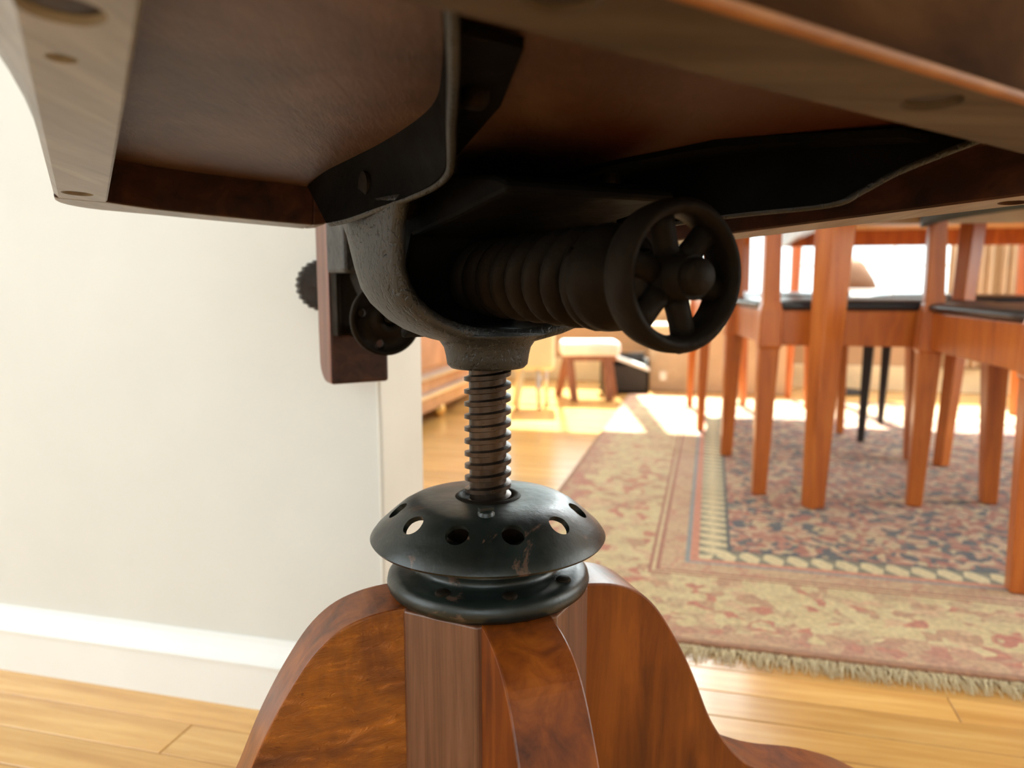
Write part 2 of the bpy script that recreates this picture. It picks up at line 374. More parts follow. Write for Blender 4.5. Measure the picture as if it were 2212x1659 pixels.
# ------------------------------------------------------------------ room shell
A0, A1, B0, B1, ZC = -2.45, 3.05, -2.25, 3.75, 2.45
fl = MB(); fl.box((A0, B0, -0.06), (A1, B1, -0.012), HX)
floor = obj('floor', fl, 'oak_dark', None, origin=(0, 0, 0), rot=TH); floor['kind'] = 'structure'; ORIG[floor.name] = Vector((0, 0, 0))
pw = 0.0555; count = 0; bulk = MB()
def plank_mesh(L):
    me = bpy.data.meshes.new('plank'); h = pw / 2 - 0.0006; l = L / 2 - 0.0006; c = 0.0008
    vs = []
    for (sx, sy, z) in ((l, h, -0.012), (l, h, -c), (l - c, h - c, 0)):
        vs += [(-sx, -sy, z), (sx, -sy, z), (sx, sy, z), (-sx, sy, z)]
    fs = [(8, 9, 10, 11)]
    for k in (0, 4):
        for i in range(4): j = (i + 1) % 4; fs.append((k + i, k + j, k + 4 + j, k + 4 + i))
    me.from_pydata(vs, [], fs); me.materials.append(M['oak']); return me
PL = {L: plank_mesh(L) for L in (0.6, 0.9, 1.2, 1.5)}
b = 0.694 - 12 * pw; row = 0
while b < B1:
    seg = []
    a = A0
    rr = random.Random(row * 13 + 5)
    if abs(b - (0.694 - pw)) < 0.01: bounds = [-1.753, -0.553, 0.947, 2.147, 3.047]
    else:
        bounds = [-1.9 + rr.uniform(0, 0.6)]
        while bounds[-1] < 2.3: bounds.append(bounds[-1] + rr.choice((0.9, 1.2, 1.5)))
    for i in range(len(bounds) - 1):
        L = round(bounds[i + 1] - bounds[i], 3)
        cx = (bounds[i] + bounds[i + 1]) / 2
        me = PL.get(L) or PL.setdefault(L, plank_mesh(L))
        p = H(cx, b + pw / 2)
        u = p.x / max(p.y, 0.3)
        vis = p.y > 0.2 and not (b > 1.1 and bounds[i] > RA0 - 0.02 and b < RB1 - 0.1) and count < 296
        if vis:
            o = bpy.data.objects.new('plank', me); COL.objects.link(o); o.parent = floor
            o.location = (cx, b + pw / 2, 0); count += 1
        else:
            bulk.box((bounds[i] + 0.0006, b + 0.0006, -0.012), (bounds[i + 1] - 0.0006, b + pw - 0.0006, 0))
    if bounds[0] > A0: bulk.box((A0, b + 0.0006, -0.012), (bounds[0] - 0.0006, b + pw - 0.0006, 0))
    b += pw; row += 1
b = B0
while b < 0.694 - 12 * pw - 0.01:
    bulk.box((A0, b, -0.012), (A1, min(b + pw, 0.694 - 12 * pw) - 0.001, 0)); b += pw
pk = MB(); pk.v = bulk.v; pk.f = bulk.f; pk.smooth = bulk.smooth
pf = obj('plank_field', pk, 'oak', floor); pf['kind'] = 'stuff'

structure('ceiling', [((A0, B0, ZC), (A1, B1, ZC + 0.08))], 'ceil')
WB = 0.752
structure('wall_near_left', [((A0, WB, 0), (-0.3416, WB + 0.125, ZC))], 'wallpaint')
# end face and corner bead of the wall
cb = MB(); pts = []
for i in range(40):
    z = 0.1 + i * 0.06; pts.append(H(-0.3410 + rr.uniform(-.0006, .0006), WB + rr.uniform(-.0008, .0004), z))
cb.tube(pts, [0.0022 + rr.uniform(0, 0.0014) for _ in pts], 6)
obj('corner_bead', cb, 'jamb', bpy.data.objects['wall_near_left'])
structure('trim_1', [((-0.3418, WB + 0.004, 0), (-0.3400, WB + 0.121, 2.4))], 'jamb')
# baseboard with a bevelled cap
bbm = MB(); prof = [(0, 0), (0, 0.052), (-0.003, 0.054), (-0.003, 0.057), (0.001, 0.061), (0.006, 0.069), (0.010, 0.077), (0.012, 0.083), (0.0135, 0.083), (0.0135, 0)]
X = frameM(H(-2.44, 0.7385), E2, (0, 0, 1), E1)
bbm.prism(prof, 0, 2.44 - 0.3416, X)
bbo = obj('baseboard_left', bbm, 'trim'); bbo['kind'] = 'structure'
structure('wall_left', [((A0 - 0.1, B0, 0), (A0, -1.7, ZC)), ((A0 - 0.1, 0.2, 0), (A0, WB, ZC)), ((A0 - 0.1, -1.7, 0), (A0, 0.2, 0.4)), ((A0 - 0.1, -1.7, 2.1), (A0, 0.2, ZC))], 'wallpaint')
structure('wall_dining_left', [((-1.55, WB + 0.125, 0), (-1.45, B1, ZC))], 'wallpaint')
structure('wall_back', [((A0, B0 - 0.1, 0), (-0.8, B0, ZC)), ((1.4, B0 - 0.1, 0), (A1, B0, ZC)), ((-0.8, B0 - 0.1, 0), (1.4, B0, 0.5)), ((-0.8, B0 - 0.1, 2.2), (1.4, B0, ZC))], 'wallpaint')
structure('wall_right', [((A1, B0, 0), (A1 + 0.1, 0.5, ZC)), ((A1, 2.7, 0), (A1 + 0.1, B1, ZC)), ((A1, 0.5, 0), (A1 + 0.1, 2.7, 0.4)), ((A1, 0.5, 2.2), (A1 + 0.1, 2.7, ZC))], 'wallpaint')
# far wall with its windows
wins = [(-1.05, -0.48, [-0.76], [1.25]), (-0.44, 0.365, [-0.04], [1.25]), (0.378, 1.10, [0.78], [0.558]), (1.20, 1.75, [1.47], [0.6, 1.3])]
boxes = []; last = A0
ZS, ZT = 0.41, 2.1
for (x0, x1, mu, ho) in wins:
    boxes.append(((last, B1, 0), (x0, B1 + 0.12, ZC))); last = x1
    boxes.append(((x0, B1, 0), (x1, B1 + 0.12, ZS))); boxes.append(((x0, B1, ZT), (x1, B1 + 0.12, ZC)))
boxes.append(((last, B1, 0), (A1, B1 + 0.12, ZC)))
structure('wall_far', boxes, 'tanwall')
for i, (x0, x1, mu, ho) in enumerate(wins):
    wn = structure('window_%d' % (i + 1), [((x0, B1 + 0.02, ZS), (x0 + 0.014, B1 + 0.07, ZT)), ((x1 - 0.014, B1 + 0.02, ZS), (x1, B1 + 0.07, ZT)),
        ((x0, B1 + 0.02, ZS), (x1, B1 + 0.07, ZS + 0.016)), ((x0, B1 + 0.02, ZT - 0.02), (x1, B1 + 0.07, ZT))], 'trim')
    for m_ in mu: hobj('mullion', [((m_ - 0.006, B1 + 0.03, ZS + 0.01), (m_ + 0.006, B1 + 0.06, ZT))], 'trim', wn)
    for h_ in ho: hobj('muntin', [((x0 + 0.01, B1 + 0.035, h_ - 0.005), (x1 - 0.01, B1 + 0.055, h_ + 0.005))], 'trim', wn)
    hobj('pane', [((x0 + 0.01, B1 + 0.043, ZS + 0.01), (x1 - 0.01, B1 + 0.047, ZT - 0.01))], 'glass', wn)
    hobj('window_sill', [((x0 - 0.03, B1 - 0.04, ZS - 0.03), (x1 + 0.03, B1 + 0.02, ZS))], 'trim', wn)
structure('baseboard_far', [((-1.4, B1 - 0.02, 0.0), (A1, B1, 0.11))], 'cream', bevel=0.004)
for (x0, x1, nm) in ((0.98, 1.16, 0), (1.17, 1.34, 1), (1.62, 1.84, 2)):
    c = MB(); n = 40; pts = []
    for k in range(n + 1):
        t = k / n; pts.append((x0 + (x1 - x0) * t, B1 - 0.055 + 0.014 * math.sin(t * 34)))
    for k in range(n, -1, -1):
        t = k / n; pts.append((x0 + (x1 - x0) * t, B1 - 0.051 + 0.014 * math.sin(t * 34)))
    c.prism(pts, 0.12, 2.25, HX)
    tag(obj('curtain', c, 'curtain', origin=H((x0 + x1) / 2, B1 - 0.05, 0.12)), ('tan curtain panel beside the rightmost far window', 'tan curtain panel partly over the rightmost far window', 'tan curtain panel at the far right end of the window wall')[nm], 'curtain', 'tan curtains on the far wall')

# ------------------------------------------------------------------ rug
rm = MB(); nx, ny = 60, 60; top = []
L_, W_ = RB1 - RB0, RA1 - RA0
rr = random.Random(3)
rm.box((RA0, RB0, 0.0005), (RA1, RB1, 0.009), HX)
rug = obj('area_rug', rm, 'rug', origin=H(RA0, RB0), rot=TH, bevel=0.003)
tag(rug, 'large floral oriental rug with cream leaf guard border under the dining table', 'rug')
fr = MB()
for i in range(3000):
    a = RA0 + W_ * i / 3000 + rr.uniform(-.004, .004); j = rr.uniform(-0.012, 0.012); l = rr.uniform(0.012, 0.045)
    p0 = H(a, RB0 + 0.004, 0.004); p1 = H(a + j * 0.5, RB0 - l * 0.5, 0.005 + rr.uniform(0, 0.004)); p2 = H(a + j, RB0 - l, 0.002)
    fr.tube([p0, p1, p2], [0.0008, 0.0007, 0.0004], 3)
# fringe is stored in the rug's turned frame
fr.v = [Matrix.Rotation(TH, 3, 'Z').inverted() @ (v - H(RA0, RB0)) for v in fr.v]; ORIG[rug.name] = Vector((0, 0, 0))
f_ = obj('fringe', fr, 'fringe', rug); f_['kind'] = 'stuff'

# ------------------------------------------------------------------ desk chair: base
AX = Vector((-0.0157, 0.49, 0))
chair = thing('swivel_desk_chair', AX, 'antique wooden swivel desk chair with cast iron tilt spring, seen from underneath', 'chair')
def at(z=0.0): return Matrix.Translation(AX + Vector((0, 0, z)))
prof = [(.050,.2985),(.066,.2985),(.084,.2955),(.100,.2885),(.114,.2755),(.127,.256),(.1375,.237),(.147,.217),(.158,.19),(.166,.175),(.178,.158),(.192,.143),(.206,.135),(.222,.128),(.237,.123),(.262,.116),(.284,.108),(.306,.098),(.325,.087),(.340,.076),(.350,.062),(.352,.048),
        (.340,.044),(.30,.055),(.26,.067),(.22,.074),(.18,.077),(.14,.082),(.10,.09),(.050,.09)]
aL = R(18)
def smooth_poly(P, n, k=4):
    out = []
    for i in range(n - 1):
        p0, p1, p2, p3 = P[max(i - 1, 0)], P[i], P[i + 1], P[min(i + 2, n - 1)]
        for j in range(k):
            t = j / k
            out.append(tuple(.5 * ((2 * p1[c]) + (-p0[c] + p2[c]) * t + (2 * p0[c] - 5 * p1[c] + 4 * p2[c] - p3[c]) * t * t + (-p0[c] + 3 * p1[c] - 3 * p2[c] + p3[c]) * t ** 3) for c in (0, 1)))
    return out + P[n - 1:]
prof = smooth_poly(prof, 22)
dirs = [(-math.cos(aL), -math.sin(aL), 'worn'), (math.sin(aL), -math.cos(aL), 'base_wood'), (math.cos(aL), math.sin(aL), 'base_wood'), (-math.sin(aL), math.cos(aL), 'base_wood')]
for dx, dy, mt in dirs:
    d = Vector((dx, dy, 0)); n = Vector((-dy, dx, 0))
    X = frameM(AX, d, (0, 0, 1), n); m = MB(); kk = 1.05 if mt == 'worn' else 1.0; m.prism([(.06 + (x - .06) * kk, z) for x, z in prof], -.022, .022, X)
    side_n = n
    lo = obj('leg', m, 'base_wood', chair, bevel=0.0013, bseg=2, mat2='worn' if mt == 'worn' else None,
             facemat=(lambda p, s=side_n: 1 if abs(p.normal.dot(s)) > 0.9 else 0) if mt == 'worn' else None,
             label='splayed leg with rough peeling orange-brown side' if mt == 'worn' else None)
    cp = AX + d * .325
    cf = MB(); cf.lathe([(.0045, .028), (.0045, .052)], Matrix.Translation(cp), 12)
    for s in (-1, 1): cf.box((-.014, -.0015, .012), (.014, .0015, .034), frameM(cp + n * (s * .011), d, n, (0, 0, 1)))
    cf.box((-.014, -.012, .030), (.014, .012, .034), frameM(cp, d, n, (0, 0, 1)))
    cs = obj('caster', cf, 'iron', chair)
    wl = MB(); wl.lathe([(.004, -.009), (.016, -.009), (.0175, -.006), (.0175, .006), (.016, .009), (.004, .009)], frameM(cp + Vector((0, 0, .0176)), d, (0, 0, 1), n), 24)
    obj('caster_wheel', wl, 'iron', cs)
col = MB(); oct_ = []
for k in range(8):
    a = aL + R(22.5) + k * R(45); oct_.append((.066 * math.cos(a), .066 * math.sin(a)))
col.prism(oct_, .085, .2985, Matrix.Translation(AX))
obj('column', col, 'column_wood', chair, bevel=.0012)
cap = MB()
cap.lathe([(.0, .293), (.0600, .293), (.0608, .2945), (.0602, .2965), (.0600, .2975), (.0630, .2990), (.0655, .3012), (.0668, .3048), (.0660, .3085), (.0635, .3112), (.058, .3125), (.050, .3125), (.047, .3145), (.046, .318), (.0475, .3195), (.0475, .322), (.044, .323), (.042, .334), (.0, .334)], at(), 96, cap=False)
capo = obj('hub_cap', cap, 'iron_green', chair, label='green-black metal collar clamped over the leg tops')
for ang in (-118, -30, 60, 152, -75):
    sx = MB(); p = AX + Vector((math.cos(R(ang)) * .0555, math.sin(R(ang)) * .0555, .3122))
    sx.lathe([(.0048, -.001), (.0048, .0008), (.0036, .0020), (.0, .0022)], Matrix.Translation(p), 16, cap=False)
    obj('screw_head', sx, 'iron', capo)

# height adjusting dish with eleven holes
dp = [(.0185,.3590),(.024,.3592),(.034,.3590),(.044,.3580),(.0515,.3562),(.0575,.3530),(.0630,.3485),(.0690,.3432),(.0737,.3388),(.0764,.3352),(.0770,.3340),(.0762,.3326),
      (.0740,.3345),(.0700,.3378),(.0660,.3412),(.0610,.3455),(.0555,.3500),(.0505,.3525),(.044,.3545),(.034,.3560),(.024,.3563),(.0185,.3562)]
def nrm_smooth(o):
    for p in o.data.polygons: p.use_smooth = True
dm = MB(); dm.lathe(dp, at(), 160, closed=True)
dish = obj('height_dish', dm, 'iron_green', chair, label='perforated black enamel height adjusting dish with chipped paint')
cut = MB()
for k in range(11):
    a = R(-90 + 16.4 + 32.727 * k); rad = Vector((math.cos(a), math.sin(a), 0)); tn = Vector((-rad.y, rad.x, 0))
    nz = (rad * .62 + Vector((0, 0, .78))).normalized(); e = tn.cross(nz)
    cut.lathe([(.0071, -.02), (.0071, .02)], frameM(AX + rad * .0580 + Vector((0, 0, .3505)), e, tn, nz), 28)
co = obj('cutter', cut, 'iron', chair); 
md = dish.modifiers.new('holes', 'BOOLEAN'); md.object = co; md.operation = 'DIFFERENCE'; md.solver = 'EXACT'
dg = bpy.context.evaluated_depsgraph_get(); dg.update()
nm = bpy.data.meshes.new_from_object(dish.evaluated_get(dg)); dish.modifiers.clear(); dish.data = nm
cm = co.data; bpy.data.objects.remove(co); bpy.data.meshes.remove(cm)
for p in dish.data.polygons: p.use_smooth = p.area > 0 and len(p.vertices) <= 4 or True
try: dish.data.set_sharp_from_angle(angle=R(38))
except Exception: pass
co2 = MB(); co2.lathe([(.0, .334), (.028, .334), (.026, .345), (.0225, .3585), (.0200, .3603), (.0178, .3600), (.0165, .357), (0, .357)], at(), 48, cap=False)
obj('collar', co2, 'iron', chair)
bo = MB(); bp = AX + Vector((.0, -.0395, .358))
bo.lathe([(.0052, -.003), (.0052, .0018), (.0042, .0032), (0, .0034)], Matrix.Translation(bp), 20, cap=False)
bo.box((-.0045, -.0022, .002), (.0045, .0022, .0050), Matrix.Translation(bp) @ Matrix.Rotation(.4, 4, 'Z'))
obj('set_bolt', bo, 'iron_green', chair)

# threaded screw: swept thread profile, right handed
pitch = .00815; ro, ri = .0152, .0127; seg = 72; z0s, z1s = .345, .452
sm = MB()
cyc = [(0, ri), (.40, ri), (.49, ro), (.91, ro)]
nt_ = int((z1s - z0s) / pitch) + 2
rings = []
for i in range(nt_ * seg):
    a = 2 * math.pi * i / seg; zz = z0s - pitch + i / seg * pitch
    rings.append((a, zz))
ri = .0121; prof_t = [(0.0, ri), (.44, ri), (.56, ro), (.88, ro), (1.0, ri)]
vs, fs = [], []
for (a, zz) in rings:
    for (t, r) in prof_t: vs.append(AX + Vector((r * math.cos(a), r * math.sin(a), zz + t * pitch)))
n = len(prof_t)
for i in range(len(rings) - 1):
    for k in range(n - 1): fs.append((i * n + k, (i + 1) * n + k, (i + 1) * n + k + 1, i * n + k + 1))
sm.add(vs, fs, False); sm.lathe([(ri - .0004, z0s - .01), (ri - .0004, z1s + .01)], at(), 48)
so = obj('threaded_screw', sm, 'steel', chair)
for p in so.data.polygons: p.use_smooth = True
try: so.data.set_sharp_from_angle(angle=R(30))
except Exception: pass

# ------------------------------------------------------------------ seat frame axes (tilted seat)
F = Vector((0.4831611, -0.87442587, 0.0439858)); S = Vector((-0.87503433, -0.48058422, 0.05791138)); U = F.cross(S) * -1
if U.z < 0: U = -U
SC = Vector((0.0063, 0.444, 0.547))
SX = frameM(SC, F, S, U)
def SP(p, q, d=0.0): return SC + F * p + S * q + U * d
Ff = Vector((0.4840, -0.8750, 0)).normalized(); Ss = Vector((-0.8750, -0.4840, 0)).normalized()   # level axes of the mechanism
YX = frameM(AX, Ff, Ss, (0, 0, 1))
def YP(p, q, z): return AX + Ff * p + Ss * q + Vector((0, 0, z))

# rails (p forward, q to the left of the picture)
def arc(cx, cy, r, a0, a1, n=6): return [(cx + r * math.cos(R(a0 + (a1 - a0) * i / n)), cy + r * math.sin(R(a0 + (a1 - a0) * i / n))) for i in range(n + 1)]
HR = .052
def side_rail(s):
    m = MB(); rings = []
    for i in range(25):
        p = -.199 + .444 * i / 24
        inner = .204 + .004 * math.sin(p * 9) ; outer = .234; inner = .2035
        fl_ = max(0, min(1, (p + .06) / .2)); fl_ = fl_ * fl_ * (3 - 2 * fl_) * .022
        pts = [(inner + .0012, 0), (outer - .003, 0), (outer, .003), (outer + fl_ * .8, .018), (outer + fl_, .032), (outer + fl_, HR), (inner, HR), (inner, .0012)]
        rings.append([SP(p, s * q, d) for q, d in pts])
    m.loft(rings, sm=False)
    return m
def holes_on(o, lst):
    """round plugs sunk in the rail underside"""
    for (p, q, r, sub) in lst:
        h = MB(); X = frameM(SP(p, q, 0), F, S, U)
        h.lathe([(r, -.0008), (r * .97, .004)], X, 24)
        c_ = obj('tmp', h, 'plug', chair)
        md = o.modifiers.new('h', 'BOOLEAN'); md.object = c_; md.solver = 'EXACT'
        dg = bpy.context.evaluated_depsgraph_get(); dg.update()
        me = bpy.data.meshes.new_from_object(o.evaluated_get(dg)); o.modifiers.clear(); o.data = me
        mm = c_.data; bpy.data.objects.remove(c_); bpy.data.meshes.remove(mm)
        s_ = MB(); s_.lathe([(0, .0040), (r * .93, .0040), (r * .9, .0024), (r * .55, .0016), (0, .0014)], X, 24, cap=False)
        obj('screw_plug', s_, 'plug', o)
def rail_face_pick(p):
    return 0 if p.normal.dot(-U) > 0.85 else 1
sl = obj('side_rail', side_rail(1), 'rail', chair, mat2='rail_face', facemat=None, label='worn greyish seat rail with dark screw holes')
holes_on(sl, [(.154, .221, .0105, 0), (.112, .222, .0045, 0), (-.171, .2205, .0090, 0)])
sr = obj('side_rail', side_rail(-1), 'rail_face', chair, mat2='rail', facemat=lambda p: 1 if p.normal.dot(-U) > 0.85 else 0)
holes_on(sr, [(.145, -.2215, .0075, 0)])
# rear rail: rounded outer corners, notch in the middle
def rear_half(s):
    m = MB()
    outer = [(q, -.246 + .012 * (abs(q) / .234) ** 4 if q < .2 else 0) for q in ()]
    pts = []
    # plan outline p,q for bottom; top the same
    o_pts = [(-.247, .062), (-.247, .10), (-.2465, .14), (-.244, .17)] + [( -.212 - .032 * math.sin(R(90 - a)), .200 + .034 * math.sin(R(a))) for a in (10, 25, 40, 55, 70, 85)] + [(-.200, .234)]
    i_pts = [(-.200, .204), (-.205, .195), (-.213, .175), (-.218, .14), (-.220, .10), (-.220, .062)]
    X = frameM(SC, F, S * s, U)
    poly = o_pts + i_pts
    # the end towards the notch is rounded upward
    rings = []
    n_o = len(poly)
    m.prism(poly, 0, HR, X)
    # rounded lug
    lug = [(.062, HR)] + [(.062 - .024 * math.sin(R(a)), .024 - .024 * math.cos(R(a))) for a in (0, 20, 40, 60, 75, 90)] + [(.038, HR)]
    Xl = frameM(SC, S * s, U, F)
    m.prism([(a, b) for a, b in lug], -.247, -.220, Xl)
    return m
for s in (1, -1):
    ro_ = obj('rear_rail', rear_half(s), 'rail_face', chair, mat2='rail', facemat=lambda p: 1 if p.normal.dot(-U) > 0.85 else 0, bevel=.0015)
# front rail
fm = MB(); n = 16; pts = [(.207, -.206), (.207, .206)] + [(.2425 + .0 * math.cos(i / n * math.pi - math.pi / 2), .236 - .472 * i / n) for i in range(n + 1)]
fm.prism(pts, 0, .058, SX)
frl = obj('front_rail', fm, 'rail_shaded', chair, mat2='rail_edge', facemat=lambda p: 0 if p.normal.dot(-U) > 0.85 else 1, bevel=0)
holes_on(frl, [(.227, -.021, .0095, 0), (.227, .12, .0095, 0)])
ar = MB(); ar.tube([SP(.2427 + .0 * math.cos(i / n * math.pi - math.pi / 2), .236 - .472 * i / n, .0012) for i in range(n + 1)], .0019, 8)
obj('arris_glint', ar, 'arris_glint', frl)  # orange tube stands in for light along the edge
# dished seat panel
pm = MB(); nu, nv = 36, 36; vs = []
def pz(p, q):
    r = max(0, 1 - (p / .23) ** 2) * max(0, 1 - (q / .22) ** 2)
    return .0305 - .010 * r ** .8 + .004 * math.sin(p * 14 + q * 9)*0
for lay in (0, .010):
    for i in range(nu + 1):
        for j in range(nv + 1):
            p = -.226 + .44 * i / nu; q = -.21 + .42 * j / nv; vs.append(SP(p, q, pz(p, q) + lay))
fs = []
N = (nu + 1) * (nv + 1)
for i in range(nu):
    for j in range(nv):
        a = i * (nv + 1) + j; fs.append((a, a + 1, a + nv + 2, a + nv + 1)); fs.append((a + N, a + N + nv + 1, a + N + nv + 2, a + N + 1))
for i in range(nu):
    for j in (0, nv): a = i * (nv + 1) + j; b_ = a + nv + 1; fs.append((a, b_, b_ + N, a + N))
for j in range(nv):
    for i in (0, nu): a = i * (nv + 1) + j; fs.append((a, a + 1, a + 1 + N, a + N))
pm.add(vs, fs, True)
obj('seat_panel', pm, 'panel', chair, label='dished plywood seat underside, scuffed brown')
# upper seat board closing the frame
ub = MB(); ub.prism([(.25, -.245), (.25, .245), (-.10, .245), (-.19, .235), (-.24, .19), (-.252, .10), (-.252, -.10), (-.24, -.19), (-.19, -.235), (-.10, -.245)], HR, HR + .016, SX)
obj('seat_board', ub, 'rail_face', chair, bevel=.004)

# spider: two cast side ribs with feet under the panel
def spl(P, k=5):
    out = []; n = len(P)
    for i in range(n - 1):
        p0, p1, p2, p3 = P[max(i - 1, 0)], P[i], P[i + 1], P[min(i + 2, n - 1)]
        for j in range(k):
            t = j / k
            out.append(tuple(.5 * ((2 * p1[c]) + (-p0[c] + p2[c]) * t + (2 * p0[c] - 5 * p1[c] + 4 * p2[c] - p3[c]) * t * t + (-p0[c] + 3 * p1[c] - 3 * p2[c] + p3[c]) * t ** 3) for c in range(3)))
    return out + [P[-1]]
def rib(s, bot, top, foot):
    m = MB(); th = .0028
    B = [SP(p, q, d) for p, q, d in spl(bot)]; T = [SP(p, q, d) for p, q, d in spl(top)]
    rings = []
    for b_, t_ in zip(B, T):
        nn = S * s
        rings.append([b_.lerp(t_, u) - nn * th for u in (0, .25, .5, .75, 1)] + [b_.lerp(t_, u) + nn * th for u in (1, .75, .5, .25, 0)])
    m.loft(rings, sm=True)
    fp = [(p, q) for p, q in foot]
    X = frameM(SC, F, S, U); 
    if len(fp): m.prism(fp, .0185, .0225, X)
    bead = MB(); bead.tube(B, .0020, 10)
    return m, bead
lb = [(-.084,.086,-.015),(-.06,.081,-.0145),(-.03,.075,-.012),(.0,.068,-.009),(.025,.064,-.006),(.045,.066,-.003),(.065,.074,0),(.10,.090,.003),(.15,.112,.007),(.205,.138,.012)]
lt = [(-.200,.069,.026),(-.16,.073,.025),(-.12,.076,.024),(-.07,.076,.024),(-.02,.075,.023),(.03,.076,.023),(.065,.080,.024),(.10,.092,.026),(.15,.113,.028),(.205,.138,.030)]
lf = [(-.20,.05),(-.01,.037),(.086,.061),(.15,.086),(.15,.111),(.10,.091),(.065,.079),(.03,.075),(-.14,.072),(-.20,.068)]
def add_rib(*a):
    m, bead = rib(*a); o = obj('spider_rib', m, 'rib_iron', chair, sharp=40); obj('rim_highlight', bead, 'yoke', o)  # paler rim tube imitates the highlight along the rib's lower edge
add_rib(1, lb, lt, lf)
rb = [(-.088,-.092,-.016),(-.03,-.080,-.014),(.03,-.076,-.013),(.08,-.084,-.012),(.123,-.104,-.010),(.132,-.114,-.004),(.142,-.126,.005),(.155,-.145,.015),(.163,-.16,.022)]
rt = [(-.215,-.078,.026),(-.12,-.076,.024),(-.03,-.076,.023),(.05,-.080,.024),(.10,-.10,.026),(.12,-.112,.027),(.135,-.125,.028),(.152,-.145,.029),(.163,-.16,.029)]
rf_ = [(-.21,-.084),(.03,-.082),(.09,-.098),(.15,-.15),(.15,-.116),(.086,-.061),(-.01,-.037),(-.21,-.05)]
add_rib(-1, rb, rt, rf_)
for (p, q) in ((-.03, .060), (-.12, .062), (.10, .080), (.0, -.06), (-.10, -.062)):
    t_ = MB(); t_.lathe([(.0062, .0185), (.0062, .014), (.0045, .0115), (0, .011)], frameM(SP(p, q), F, S, U), 6 if q > 0 else 20, cap=False)
    obj('bolt_head', t_, 'iron', chair)

# yoke: U-shaped casting, strap section swept round the U
ym = MB(); rings = []
def strap(th_):   # th_ 0 = right arm top, 180 = left arm top, along an ellipse + straight arms
    pass
path = []
for z in (.544, .540, .536, .532, .528): path.append((-.0735, z, 1))
for k in range(1, 18):
    a = math.pi * k / 18
    path.append((-.0735 * math.cos(a), .528 - .0640 * math.sin(a) ** (.5 if k < 9 else .62), 0))
for z in (.528, .532, .536, .540, .544): path.append((.0735, z, 1))
for i, (q, z, st) in enumerate(path):
    a_, b_ = path[max(i - 1, 0)], path[min(i + 1, len(path) - 1)]
    t = Vector((b_[0] - a_[0], b_[1] - a_[1])).normalized(); n = Vector((t.y, -t.x))     # outward
    k = abs(q) / .0735; up = max(0, (z - .512) / .040)
    hw0 = .030 + .008 * k - .006 * max(0, 1 - abs(z - .50) / .02) * 0 + .052 * up ** 1.6      # toward the rear
    hw1 = .030 + .004 * k + .020 * up ** 2                                              # toward the front
    th = .0055
    def pt(p, off): return YP(p, q + n.x * off, z + n.y * off)
    pr = [(-hw0, -th * .2), (-hw0 + .003, th * .45), (-hw0 * .5, th), (0, th * 1.15), (hw1 * .5, th), (hw1 - .003, th * .5), (hw1, 0), (hw1, -th * .4), (hw1 - .002, -th), (hw1 * .5, -th * .55), (0, -th * .4), (-hw0 * .5, -th * .55), (-hw0 + .002, -th)]
    rings.append([pt(p, o_) for p, o_ in pr])
ym.loft(rings, sm=True)
ym.lathe([(.0, .4440), (.0236, .4440), (.0258, .4462), (.0266, .452), (.0278, .457), (.0305, .4610), (.036, .4645), (.041, .4665), (0, .470)], at(), 48, cap=False)
obj('yoke', ym, 'yoke', chair, label='pitted grey cast iron U-shaped yoke with threaded socket')
for s in (1, -1):
    ear = MB(); ear.lathe([(0, -.011), (.017, -.011), (.019, -.008), (.019, .008), (.017, .011), (0, .011)], frameM(YP(0, s * .060, .553), Ff, (0, 0, 1), Ss), 32, cap=False)
    obj('pivot_boss', ear, 'iron', chair)
sh = MB(); sh.lathe([(.008, -.08), (.008, .08)], frameM(YP(0, 0, .553), Ff, (0, 0, 1), Ss), 24)
obj('pivot_shaft', sh, 'iron', chair)
# tilt casting between the arms
tc = MB()
hx = frameM(YP(0, 0, 0), Ff, (0, 0, 1), Ss)
body = [(-.050, .530), (-.052, .560), (.0, .562), (.105, .549), (.118, .545), (.118, .540), (.06, .532), (.0, .525), (-.03, .480), (-.048, .480)]
tc.prism(body, -.050, .050, hx)
tc.prism([(-.050, .46), (-.050, .54), (-.036, .54), (-.036, .466)], -.040, .040, hx)
obj('tilt_casting', tc, 'rib_iron', chair, bevel=.003)
# rear flange with two bolt holes
fd = MB(); FXm = frameM(YP(-.19, .0, .466), Ss, (0, 0, 1), Ff)
fd.lathe([(.006, -.004), (.029, -.004), (.031, -.002), (.031, .003), (.028, .004), (.0275, .0015), (.016, .0015), (.013, .012), (.006, .012)], FXm, 56, closed=True)
fl2 = obj('tilt_flange', fd, 'iron', chair)
hc = MB()
for ang in (-75, -165, 15): hc.lathe([(.0035, -.02), (.0035, .02)], FXm @ Matrix.Translation((.0215 * math.cos(R(ang)), .0215 * math.sin(R(ang)), 0)), 20)
hco = obj('tmp', hc, 'iron', chair); md = fl2.modifiers.new('h', 'BOOLEAN'); md.object = hco; md.solver = 'EXACT'
dg = bpy.context.evaluated_depsgraph_get(); dg.update(); me = bpy.data.meshes.new_from_object(fl2.evaluated_get(dg)); fl2.modifiers.clear(); fl2.data = me
bpy.data.objects.remove(hco)
rod = MB(); rod.lathe([(.0055, -.09), (.0055, .19)], frameM(YP(-.19, 0, .466), Ss, (0, 0, 1), (Ff * .19 + Vector((0, 0, .034))).normalized()), 20)
obj('tilt_rod', rod, 'iron', chair)
